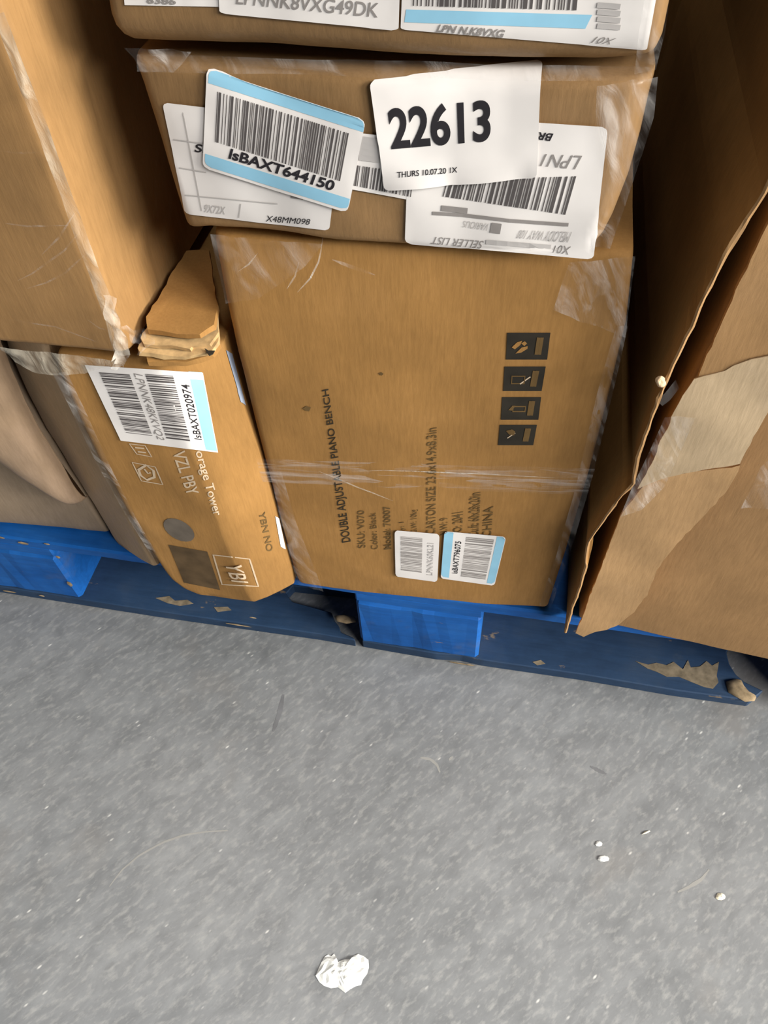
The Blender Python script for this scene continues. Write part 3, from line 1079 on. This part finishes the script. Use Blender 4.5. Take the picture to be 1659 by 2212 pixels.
lettering(ct, 'X01', [(1284, 78), (1332, 82), (1324, 96), (1276, 92)], M['ink_grey'], lab, 0.0022, rot=180, shear=.3)
for k in range(4):
    stroke(ct, [(1290, 10 + k * 15), (1340, 14 + k * 15)], 0.0022, M['ink_faint'], lab, 0.0022)
film(ct, [(1400, -60), (1380, 60), (1370, 150)], [(1452, -60), (1436, 60), (1416, 140)], tb, M['film'], 0.005, 0.004, (10, 20), 'film_edge', (90, 40), 41, 'wrinkled clear film along the right edge')
film(ct, [(275, 96), (296, 120), (312, 150)], [(420, 104), (400, 130), (380, 150)], tb, M['film'], 0.004, 0.004, (16, 12), 'film_corner', (60, 80), 44, 'loose clear film under the left corner')
film(ct, [(300, 112), (300, 150)], [(1410, 140), (1408, 172)], tb, M['film_faint'], 0.003, 0.003, (60, 6), 'film_band', (20, 160), 47, 'clear film bridging to the carton below')

# ================================================================== LEFT UPPER BOX
pd = Panel((-0.7000, 0.3750), (-0.2690, 0.3750))
db = thing('wrapped_carton', 'big film wrapped brown carton resting on the narrow storage tower carton', 'box', (-0.47, 0.6, 0.476))
cd_ = Carton('carton', db, pd,
             L=[('sz', 0.02, 1.60), ('sz', 0.02, 0.476)],
             R=[('sz', pd.sz(-120, -300)[0], 1.60), (-120, -300), (0, 28), (95, 280), (190, 540), (240, 675), (276, 768)],
             T=[('sz', 0.02, 1.60), ('sz', 0.43, 1.60)],  # unseen height stretched to keep overhead light out of the gap
             B=[('sz', 0.02, 0.476), (0, 742), (276, 768)],
             depth=0.40, mat=M['kraft_film'], r=(.006, .009, .006, .006), bulge=0.003, seed=10, n=(30, 40))
film(cd_, [(-8, 28), (86, 280), (180, 540), (228, 675), (252, 760)], [(16, 20), (112, 275), (206, 535), (256, 668), (286, 760)], db, M['film_roll'], 0.0035, 0.003, (6, 60), 'film_edge', (120, 50), 51, 'gathered film rolled along the right edge')
film(cd_, [(0, 735), (60, 745), (140, 752), (270, 768)], [(40, 772), (80, 792), (130, 800), (190, 796)], db, M['film_roll'], 0.006, 0.004, (10, 30), 'film_tail', (60, 60), 54, 'shiny film edge hanging below the carton')
for pts in ([(160, 460), (130, 510), (90, 550)], [(172, 500), (140, 540), (70, 590), (40, 605)], [(185, 548), (140, 590), (100, 610), (60, 622)], [(20, 690), (120, 705), (230, 745)], [(190, 690), (215, 708), (240, 715)],
            [(0, 480), (60, 488), (150, 486)], [(0, 325), (40, 330), (90, 328)]):
    stroke(cd_, pts, 0.0013, M['film_faint'], db, 0.004, 'film_crease')


# crumpled tail of film at the corner
def tatter(name, pts_l, pts_r, plane_y, parent, mat, seed, amp=0.005, n=(5, 22)):
    pl = Panel((-1, plane_y), (1, plane_y))
    a = poly_at([pl.sz(*p) for p in pts_l], 1)
    b = poly_at([pl.sz(*p) for p in pts_r], 1)
    verts, faces = [], []
    nu, nv = n
    for j in range(nv + 1):
        p, q = a(j / nv), b(j / nv)
        for i in range(nu + 1):
            u = i / nu
            s, z = p[0] + (q[0] - p[0]) * u, p[1] + (q[1] - p[1]) * u
            verts.append(pl.pos(s + amp * .4 * mnoise.noise(Vector((s * 150, z * 150, seed + 3))), z,
                                amp * 1.4 * mnoise.noise(Vector((s * 190, z * 110, seed)))))
    for j in range(nv):
        for i in range(nu):
            k = j * (nu + 1) + i
            faces.append((k, k + nu + 1, k + nu + 2, k + 1))
    return mesh_obj(name, verts, faces, mat, parent, True)


o = tatter('film_tail', [(224, 640), (232, 690), (246, 730), (250, 770), (240, 800)], [(246, 650), (256, 690), (268, 725), (282, 762), (268, 795)], 0.366, db, M['film_thick'], 3)
o['label'] = 'torn crumpled film tail at the lower corner'
tatter('film_tail', [(262, 700), (285, 735), (300, 765)], [(330, 728), (330, 745), (310, 760)], 0.372, db, M['film'], 9, 0.006)

# ================================================================== STORAGE TOWER BOX (narrow, rounded crushed edges)
p8 = Panel((-0.3400, 0.3830), (-0.2000, 0.3848))
sb = thing('storage_tower_box', 'narrow brown storage tower carton with crushed rounded corners, overhanging the pallet edge', 'box', (-0.27, 0.55, 0.1395))
c8 = Carton('carton', sb, p8,
            L=[(114, 775), (122, 802), (166, 900), (212, 1000), (268, 1100), (330, 1200), (362, 1246), (396, 1272)],
            R=[(480, 742), (497, 800), (526, 880), (557, 970), (589, 1085), (613, 1175), (630, 1235), (634, 1264)],
            T=[(114, 775), (300, 778), (480, 742)],
            B=[(396, 1272), (440, 1291), (500, 1299), (575, 1304), (634, 1264)],
            depth=0.34, mat=M['kraft_pale'] if False else M['kraft'], r=(.006, .034, .006, .006), chamfer=.026, bulge=0.002, rough=0.0014, seed=13, rback=0.026, n=(22, 40), lean=-0.05)
sl = [(185, 786), (437, 803), (470, 975), (262, 949)]
lab = sheet('barcode_label', c8, sl, M['label'], sb, 0.0030, n=(16, 16), label='white double barcode label with a sky blue right edge')
sheet('blue_stripe', c8, sl, M['label_blue'], lab, 0.0020, (.885, 0, 1.0, 1.0), n=(3, 10))
bars(c8, sl, (.09, .09, .36, .90), lab, 0.0022, n=34, vertical=False, seed=41)
bars(c8, sl, (.50, .07, .74, .92), lab, 0.0022, n=34, vertical=False, seed=43)
lettering(c8, 'LPNNK48KKVQ2', sl, M['ink_grey'], lab, 0.0022, rect=(.385, .07, .475, .93), rot=90, shear=.2)
lettering(c8, 'lsBAXT020974', sl, M['ink'], lab, 0.0022, rect=(.79, .16, .865, .86), rot=-90, bold=.008)
WH = M['print_white']
lettering(c8, 'orage Tower', [(416, 976), (440, 972), (480, 1110), (457, 1116)], WH, sb, rot=90, bold=.012)
lettering(c8, 'VZL PBY', [(372, 976), (399, 972), (430, 1064), (405, 1070)], WH, sb, rot=90, bold=.012)
stroke(c8, [(280, 958), (314, 962), (328, 986), (296, 980)], 0.0012, WH, sb, 0.0022, 'icon_frame', True)
stroke(c8, [(292, 966), (312, 968)], 0.0016, WH, sb)
stroke(c8, [(298, 975), (316, 977)], 0.0016, WH, sb)
stroke(c8, [(286, 998), (336, 1008), (352, 1046), (306, 1038)], 0.0012, WH, sb, 0.0022, 'icon_frame', True)
stroke(c8, [(300, 1014), (316, 1004), (332, 1016), (334, 1030), (318, 1036), (304, 1026)], 0.0026, WH, sb, 0.0022, 'pictogram', True)
stroke(c8, [(312, 1012), (320, 1022), (326, 1020)], 0.0018, WH, sb, 0.0022, 'pictogram')
circ = [(387 + 33 * math.cos(t) * 1.0 + 6 * math.sin(t), 1144 + 24 * math.sin(t) + 8 * math.cos(t)) for t in [k * math.pi / 10 for k in range(20)]]
decal(c8, circ, M['print_grey'], sb, 0.0012, 'printed_disc')
sheet('printed_square', c8, [(364, 1176), (448, 1191), (476, 1274), (398, 1258)], M['patch'], sb, 0.0008, n=(12, 10))
fr = [(461, 1198), (539, 1207), (558, 1266), (480, 1262)]
stroke(c8, fr, 0.0018, WH, sb, 0.0022, 'logo_frame', True)
lettering(c8, 'YBI', [(486, 1212), (520, 1216), (536, 1256), (502, 1252)], WH, sb, rot=90, bold=.01, off=0.0045)
lettering(c8, 'YBN NO', [(558, 1106), (572, 1104), (590, 1188), (576, 1192)], M['print_soft'], sb, rot=90, bold=.02)
# film on its left edge
film(c8, [(116, 800), (166, 902), (214, 1002), (270, 1102), (332, 1202)], [(148, 800), (196, 902), (240, 1002), (290, 1102), (345, 1200)], sb, M['film'], 0.0025, 0.002, (6, 40), 'film_edge', (100, 30), 61, 'clear film along the left edge')

# layered flaps on top
def flap_layer(name, pts, z, th, mat, parent, seed, amp=0.002, label=None):
    P = [at_z(x, y, z) for x, y in pts]
    dense = []
    for a, b in zip(P, P[1:] + P[:1]):
        k = max(1, int((b - a).length / 0.007))
        for i in range(k):
            q = a.lerp(b, i / k)
            q.x = max(q.x, -0.2615)
            dense.append(q)
    n = len(dense)
    c = sum(dense, Vector()) / n
    verts, faces = [], []
    for lv in (0, 1):
        for i, p in enumerate(dense):
            q = p.copy()
            q.z = z - lv * th + amp * mnoise.noise(p * 55 + Vector((0, 0, seed)))
            q += Vector((amp * .8 * mnoise.noise(p * 120 + Vector((seed, 3, lv * 2))), amp * .8 * mnoise.noise(p * 120 + Vector((seed, 9, lv * 2))), 0))
            verts.append(q)
    verts.append(Vector((c.x, c.y, z)))
    for i in range(n):
        j = (i + 1) % n
        faces.append((i, i + n, j + n, j))
        faces.append((i, j, 2 * n))
    o = mesh_obj(name, verts, faces, mat, parent, True)
    o.data.set_sharp_from_angle(angle=math.radians(30))
    if label:
        o['label'] = label
    return o


flap_layer('flap', [(318, 780), (400, 780), (460, 766), (476, 742), (464, 690), (300, 690)], 0.4745, 0.004, M['kraft'], sb, 1)
flap_layer('flap', [(300, 762), (400, 768), (456, 762), (474, 738), (470, 690), (220, 690)], 0.4795, 0.003, M['kraft_edge'], sb, 5, 0.0022, 'torn pale corrugated flap edge')
flap_layer('flap', [(310, 742), (372, 744), (410, 750), (415, 744), (454, 742), (472, 716), (470, 640), (250, 640)], 0.4835, 0.003, M['kraft_edge'], sb, 8, 0.0018, 'torn pale corrugated flap edge')
flap_layer('flap', [(320, 712), (380, 720), (430, 722), (464, 700), (470, 660), (452, 540), (300, 540)], 0.489, 0.004, M['kraft'], sb, 12, 0.0016)
h0 = [(442, 752), (450, 757), (464, 757), (460, 764), (452, 768), (446, 760)]
P = [at_z(x, y, 0.4815) for x, y in h0]
mesh_obj('punched_hole_shade', P + [p + Vector((0, 0, -0.0006)) for p in P], [tuple(range(len(P)))] + [(i, (i + 1) % 6, 6 + (i + 1) % 6, 6 + i) for i in range(6)], M['icon_hole_black'], sb)  # no opening cut: the shade in the hole is a black patch


# white and bluish scraps of label and film at its far edge
sheet('film_edge', c8, [(487, 756), (500, 764), (530, 876), (520, 868)], M['poly'], sb, 0.0012, n=(4, 14), label='bluish plastic showing at the far right edge')
sheet('shipping_label', c8, [(594, 1114), (602, 1120), (616, 1186), (606, 1180)], M['label'], sb, 0.0012, n=(4, 10), label='white label edge at the far right edge')

# ================================================================== THIN PANEL BOX
pn = Panel((-0.4051, 0.4296), (-0.3604, 0.4068))
nb = thing('slim_carton', 'slim plain brown carton standing upright against the left of the storage tower carton', 'box', (-0.36, 0.55, 0.1395))
cn = Carton('carton', nb, pn,
            L=[(0, 700), (14, 756), (55, 840), (100, 930), (150, 1010), (200, 1090), (240, 1155), (266, 1190)],
            R=[(85, 700), (106, 778), (150, 870), (200, 965), (252, 1066), (292, 1150), (333, 1227)],
            T=[(0, 700), (85, 700)],
            B=[(266, 1190), (333, 1227)],
            depth=0.36, mat=M['slim'], r=(.004, .004, .004, .003), bulge=0.001, seed=17, n=(8, 40), lean=-0.025)

# ================================================================== GREY BROWN CARTON + WRAPPED SACK (far left)
pg = Panel((-0.5591, 0.4364), (-0.4235, 0.4442))
gb = thing('plain_carton', 'plain greyish brown carton at the far left on the pallet, behind the slumped padded bag', 'box', (-0.55, 0.6, 0.1395))
cg = Carton('carton', gb, pg,
            L=[(-520, 640), (-200, 1110)],
            R=[(-70, 700), (236, 1152)],
            T=[(-520, 640), (-70, 700)],
            B=[(-200, 1110), (0, 1131), (236, 1152)],
            depth=0.36, mat=M['kraft_grey'], r=(.005, .005, .005, .004), bulge=0.002, seed=19, lean=-0.06)
# a soft padded bag slumped over the front of the plain carton
pbg = Panel((-0.70, 0.4035), (-0.42, 0.4105))
bag = thing('padded_bag', 'bulging tan padded bag in clear film, slumped over the plain carton at the far left', 'package', (-0.5, 0.425, 0.3))
Carton('bag', bag, pbg,
       L=[(-420, 640), (-330, 880)],
       R=[(-30, 700), (-16, 760), (22, 842), (67, 934), (116, 1013), (164, 1094), (172, 1108)],
       T=[(-420, 640), (-30, 700)],
       B=[(-330, 890), (-100, 960), (0, 1000), (60, 1046), (120, 1086), (146, 1102), (172, 1108)],
       depth=0.001, mat=M['bag'], r=(.01, .012, .01, .011), bulge=0.016, rough=0.003, seed=29, n=(24, 30), lean=-0.3)

# ================================================================== RIGHT BOX
ph = Panel((0.0980, 0.4195), (0.2746, 0.4042))
hb = thing('torn_carton', 'large brown carton with torn front flap and cream paper tape, at the pallet\'s right end', 'box', (0.25, 0.6, 0.1395))
RIDGE = [(2200, -640), (1880, -60), (1760, 200), (1658, 409), (1599, 502), (1565, 560), (1536, 619), (1502, 692), (1477, 746), (1456, 790), (1436, 835), (1412, 895), (1380, 990), (1368, 1048), (1345, 1070),
         (1306, 1122), (1270, 1175), (1268, 1219), (1257, 1263), (1238, 1312), (1223, 1366)]
chb = Carton('carton', hb, ph,
             L=[('sz', 0.045, 1.62), ('sz', 0.030, 0.62), ('sz', 0.010, 0.38), ('sz', -0.004, 0.1395)],
             R=[('sz', 0.50, 1.62), ('sz', 0.46, 0.1395)],
             T=[('sz', 0.045, 1.62), ('sz', 0.50, 1.62)],  # height above the view extended to block lamp light
             B=[('sz', -0.004, 0.1395), ('sz', 0.46, 0.1395)],
             depth=0.42, mat=M['kraft_pale'], r=(.004, .004, .004, .003), bulge=0.002, seed=23, n=(40, 40))
# protruding corrugated edge of the side panel, front face at y about 0.40
pr = Panel((0.0, 0.3995), (1.0, 0.3995))
verts, faces = [], []
base = [pr.sz(*p) for p in RIDGE[1:]]
fr_ = poly_at([(base[0][0] + 0.012, 1.61)] + base, 1)  # unseen upper end added to stop light leaking into the gap
N = 200
for j in range(N + 1):
    t = j / N
    s, z = fr_(t)
    z = max(z, 0.1402)
    w = 0.0013 * mnoise.noise(Vector((0, z * 60, 4))) + 0.0006 * mnoise.noise(Vector((0, z * 240, 9)))
    # body corner at this height
    bk = 0.0
    p0 = Vector((s + w - 0.0020, 0.3995 + w, z))
    p1 = Vector((s + w + 0.0004, 0.3995 + w, z))
    p2 = Vector((s + 0.0046, 0.4230, z))
    p3 = Vector((s - 0.0006, 0.4230, z))
    p4 = Vector((s - 0.0030, 0.80, z))
    verts += [p0, p1, p2, p3, p4]
for j in range(N):
    a, b = j * 5, (j + 1) * 5
    for k in range(2):
        faces.append((a + k, b + k, b + k + 1, a + k + 1))
    faces.append((a + 3, b + 3, b + 0, a + 0))
    faces.append((a + 4, b + 4, b + 3, a + 3))
wall = mesh_obj('side_panel', verts, faces, M['kraft'], hb)
wall['label'] = 'side panel whose raw corrugated edge sticks out in front'
# raw edge strip
verts, faces = [], []
for j in range(N + 1):
    t = j / N
    s, z = fr_(t)
    z = max(z, 0.1402)
    w = 0.0013 * mnoise.noise(Vector((0, z * 60, 4))) + 0.0006 * mnoise.noise(Vector((0, z * 240, 9)))
    a = 0.0009 * mnoise.noise(Vector((3, z * 300, 1)))
    verts += [Vector((s + w - 0.0021 - a, 0.3992 + w, z)), Vector((s + w - 0.0008, 0.3985 + w + a, z)), Vector((s + w + 0.0006 + a, 0.3992 + w, z))]
for j in range(N):
    a, b = j * 3, (j + 1) * 3
    for k in range(2):
        faces.append((a + k, b + k, b + k + 1, a + k + 1))
mesh_obj('raw_edge', verts, faces, M['kraft_pale'], wall)


def front_sheet(name, pts, off, th, mat, label, seed, amp=0.0012, lift=None):
    """a torn cardboard or paper layer in front of the carton's face, outline in picture points"""
    P = [ph.sz(p[0], p[1], -off) for p in pts]
    dense = []
    for a, b in zip(P, P[1:] + P[:1]):
        k = max(1, int(math.hypot(b[0] - a[0], b[1] - a[1]) / 0.006))
        for i in range(k):
            dense.append((a[0] + (b[0] - a[0]) * i / k, a[1] + (b[1] - a[1]) * i / k))
    bm = bmesh.new()
    vs = []
    for s, z in dense:
        j = amp * mnoise.noise(Vector((s * 140, z * 140, seed)))
        vs.append(bm.verts.new(Vector((s + j, z + amp * mnoise.noise(Vector((s * 140, z * 140, seed + 5))), 0))))
    f = bm.faces.new(vs)
    bmesh.ops.triangulate(bm, faces=[f])
    bmesh.ops.subdivide_edges(bm, edges=[e for e in bm.edges if e.calc_length() > 0.02], cuts=3, use_grid_fill=True)
    bmesh.ops.triangulate(bm, faces=list(bm.faces))
    flat = [(v.co.x, v.co.y) for v in bm.verts]
    r = bmesh.ops.extrude_face_region(bm, geom=list(bm.faces))
    new = set(g for g in r['geom'] if isinstance(g, bmesh.types.BMVert))
    for v in bm.verts:
        s, z = v.co.x, v.co.y
        o = off + 0.002 * mnoise.noise(Vector((s * 22, z * 22, seed)))
        if lift:
            o += lift(s, z)
        if v in new:
            o += th
        v.co = ph.pos(s, z, o)
    bmesh.ops.recalc_face_normals(bm, faces=bm.faces)
    me = bpy.data.meshes.new(name)
    bm.to_mesh(me)
    bm.free()
    me.polygons.foreach_set('use_smooth', [True] * len(me.polygons))
    try:
        me.set_sharp_from_angle(angle=math.radians(40))
    except Exception:
        pass
    o = link(name, me, mat, hb)
    o['label'] = label
    return o


front_sheet('front_flap', [(1244, 1362), (1262, 1318), (1288, 1250), (1318, 1170), (1345, 1100), (1375, 1062), (1400, 1030), (1520, 1010), (1600, 1000), (1575, 1050), (1545, 1082), (1500, 1130), (1455, 1178), (1420, 1225), (1398, 1280), (1370, 1318), (1332, 1347), (1310, 1354), (1285, 1358), (1262, 1370)],
            0.0150, 0.003, M['kraft_flap'], 'torn diagonal front flap, lighter brown', 31)
front_sheet('paper_tape', [(1376, 1055), (1408, 1000), (1440, 925), (1464, 868), (1500, 816), (1545, 806), (1585, 788), (1625, 774), (1670, 764), (1720, 760), (1720, 860), (1662, 890), (1628, 945), (1598, 1002), (1520, 1012), (1440, 1030)],
            0.0195, 0.0008, M['tape'], 'torn cream paper tape over the flap', 33)
front_sheet('upper_flap', [(1700, 400), (1645, 500), (1612, 570), (1580, 640), (1545, 720), (1520, 775), (1508, 808), (1532, 806), (1560, 800), (1610, 776), (1660, 766), (1720, 756), (1900, 744), (1900, 330), (1740, 330)],
            0.0150, 0.0045, M['kraft_upper'], 'upper front flap with a torn lower edge', 35)
film(chb, [(1440, 850), (1405, 930), (1372, 1000), (1345, 1066)], [(1505, 850), (1470, 930), (1440, 1000), (1390, 1052)], hb, M['film'], 0.0245, 0.003, (10, 24), 'stretch_film', (60, 30), 71, 'clear film pulled over the torn edge')
film(chb, [(1640, 960), (1625, 1000), (1600, 1050)], [(1720, 880), (1700, 960), (1690, 1050)], hb, M['film'], 0.0225, 0.003, (10, 16), 'stretch_film', (60, 30), 74, 'clear film fold at the right')
# torn tuft at the broken ridge
bm = bmesh.new()
bmesh.ops.create_icosphere(bm, subdivisions=3, radius=0.0033)
r = ray(1427, 824)
c = CAM + r * (0.395 / r.y)
for v in bm.verts:
    v.co = c + v.co * (1 + 0.5 * mnoise.noise(v.co * 300)) 
me = bpy.data.meshes.new('torn_tuft')
bm.to_mesh(me)
bm.free()
o = link('torn_tuft', me, M['tape'], hb)
o['label'] = 'pale torn paper tuft on the raw edge'
film(chb, [(1424, 826), (1440, 810), (1462, 782)], [(1434, 838), (1450, 826), (1470, 800)], hb, M['film_faint'], 0.018, 0.001, (4, 8), 'film_tail', (90, 90), 77)

# ================================================================== CARTONS ADDED BEHIND TO KEEP THE GAPS DARK
for k, (x0, x1, y0, z1, lab_) in enumerate(((-0.02, 0.46, 0.875, 1.58, 'added brown carton keeping light out of the gap between middle stack and torn carton'),
                                            (-0.52, -0.04, 0.875, 1.58, 'added brown carton keeping light out of the gap left of the middle stack'))):
    bx = thing('gap_filler_carton', lab_, 'box', ((x0 + x1) / 2, y0 + 0.2, 0.1395))
    pk = Panel((x0, y0), (x1, y0))
    w = x1 - x0
    Carton('carton', bx, pk, L=[('sz', 0, z1), ('sz', 0, 0.1397)], R=[('sz', w, z1), ('sz', w, 0.1397)], T=[('sz', 0, z1), ('sz', w, z1)], B=[('sz', 0, 0.1397), ('sz', w, 0.1397)],
           depth=0.40, mat=M['kraft'], seed=40 + k, n=(10, 14))


# ================================================================== LITTER ON THE FLOOR
def crumple(name, pts, h, mat, label, cat, seed, amp):
    P = [at_z(x, y, 0.0) for x, y in pts]
    c = sum(P, Vector()) / len(P)
    n = len(P)
    verts, faces = [], []
    R = 7
    for r in range(R, 0, -1):
        k = r / R
        for i, p in enumerate(P):
            q = c + (p - c) * k
            hh = 0.0006 + h * (1 - k * k) * 0.5 + amp * abs(mnoise.noise(q * 150 + Vector((seed, 0, 0)))) + amp * .5 * mnoise.noise(q * 330 + Vector((0, seed, 0)))
            if r == R:
                hh = 0.0006 + 0.5 * amp * max(0, mnoise.noise(q * 90 + Vector((seed, 2, 0))))
            q.z = max(0.0005, hh)
            verts.append(q)
    verts.append(Vector((c.x, c.y, h * .6)))
    for r in range(R - 1):
        for i in range(n):
            j = (i + 1) % n
            faces.append((r * n + i, r * n + j, (r + 1) * n + j, (r + 1) * n + i))
    for i in range(n):
        faces.append(((R - 1) * n + i, (R - 1) * n + (i + 1) % n, R * n))
    o = mesh_obj(name, verts, faces, mat)
    return tag(o, label, cat)


scr = [(682, 2108), (687, 2096), (695, 2078), (701, 2067), (709, 2062), (716, 2066), (722, 2060), (720, 2074), (727, 2082), (734, 2076), (745, 2072), (756, 2072), (764, 2065), (774, 2061), (786, 2066), (796, 2074), (797, 2090), (793, 2104),
       (784, 2116), (780, 2128), (768, 2131), (757, 2137), (746, 2145), (737, 2138), (730, 2133), (715, 2135), (700, 2130), (690, 2122)]
crumple('paper_scrap', scr, 0.005, M['white_film'], 'white crumpled paper scrap lying alone on the grey floor', 'litter', 4, 0.0026)
ell = lambda cx, cy, a, b, n=9: [(cx + a * math.cos(2 * math.pi * i / n) * (1 + .15 * math.sin(i * 2.3)), cy + b * math.sin(2 * math.pi * i / n)) for i in range(n)]
crumple('plastic_chip', ell(1556, 1937, 11, 8), 0.003, M['chip'], 'tiny cream chip near the right edge of the floor', 'litter', 8, 0.001)
crumple('paper_fleck', ell(1293, 1823, 8, 6), 0.002, M['white_film'], 'upper of two white flecks close together on the floor', 'litter', 9, 0.001)
crumple('paper_fleck', ell(1303, 1855, 13, 7), 0.002, M['white_film'], 'lower and wider of two white flecks close together on the floor', 'litter', 10, 0.001)
crumple('straw_sliver', [(1386, 1803), (1392, 1797), (1402, 1794), (1405, 1796), (1396, 1801)], 0.002, M['chip'], 'thin yellow sliver on the floor above the two white flecks', 'litter', 11, 0.0006)
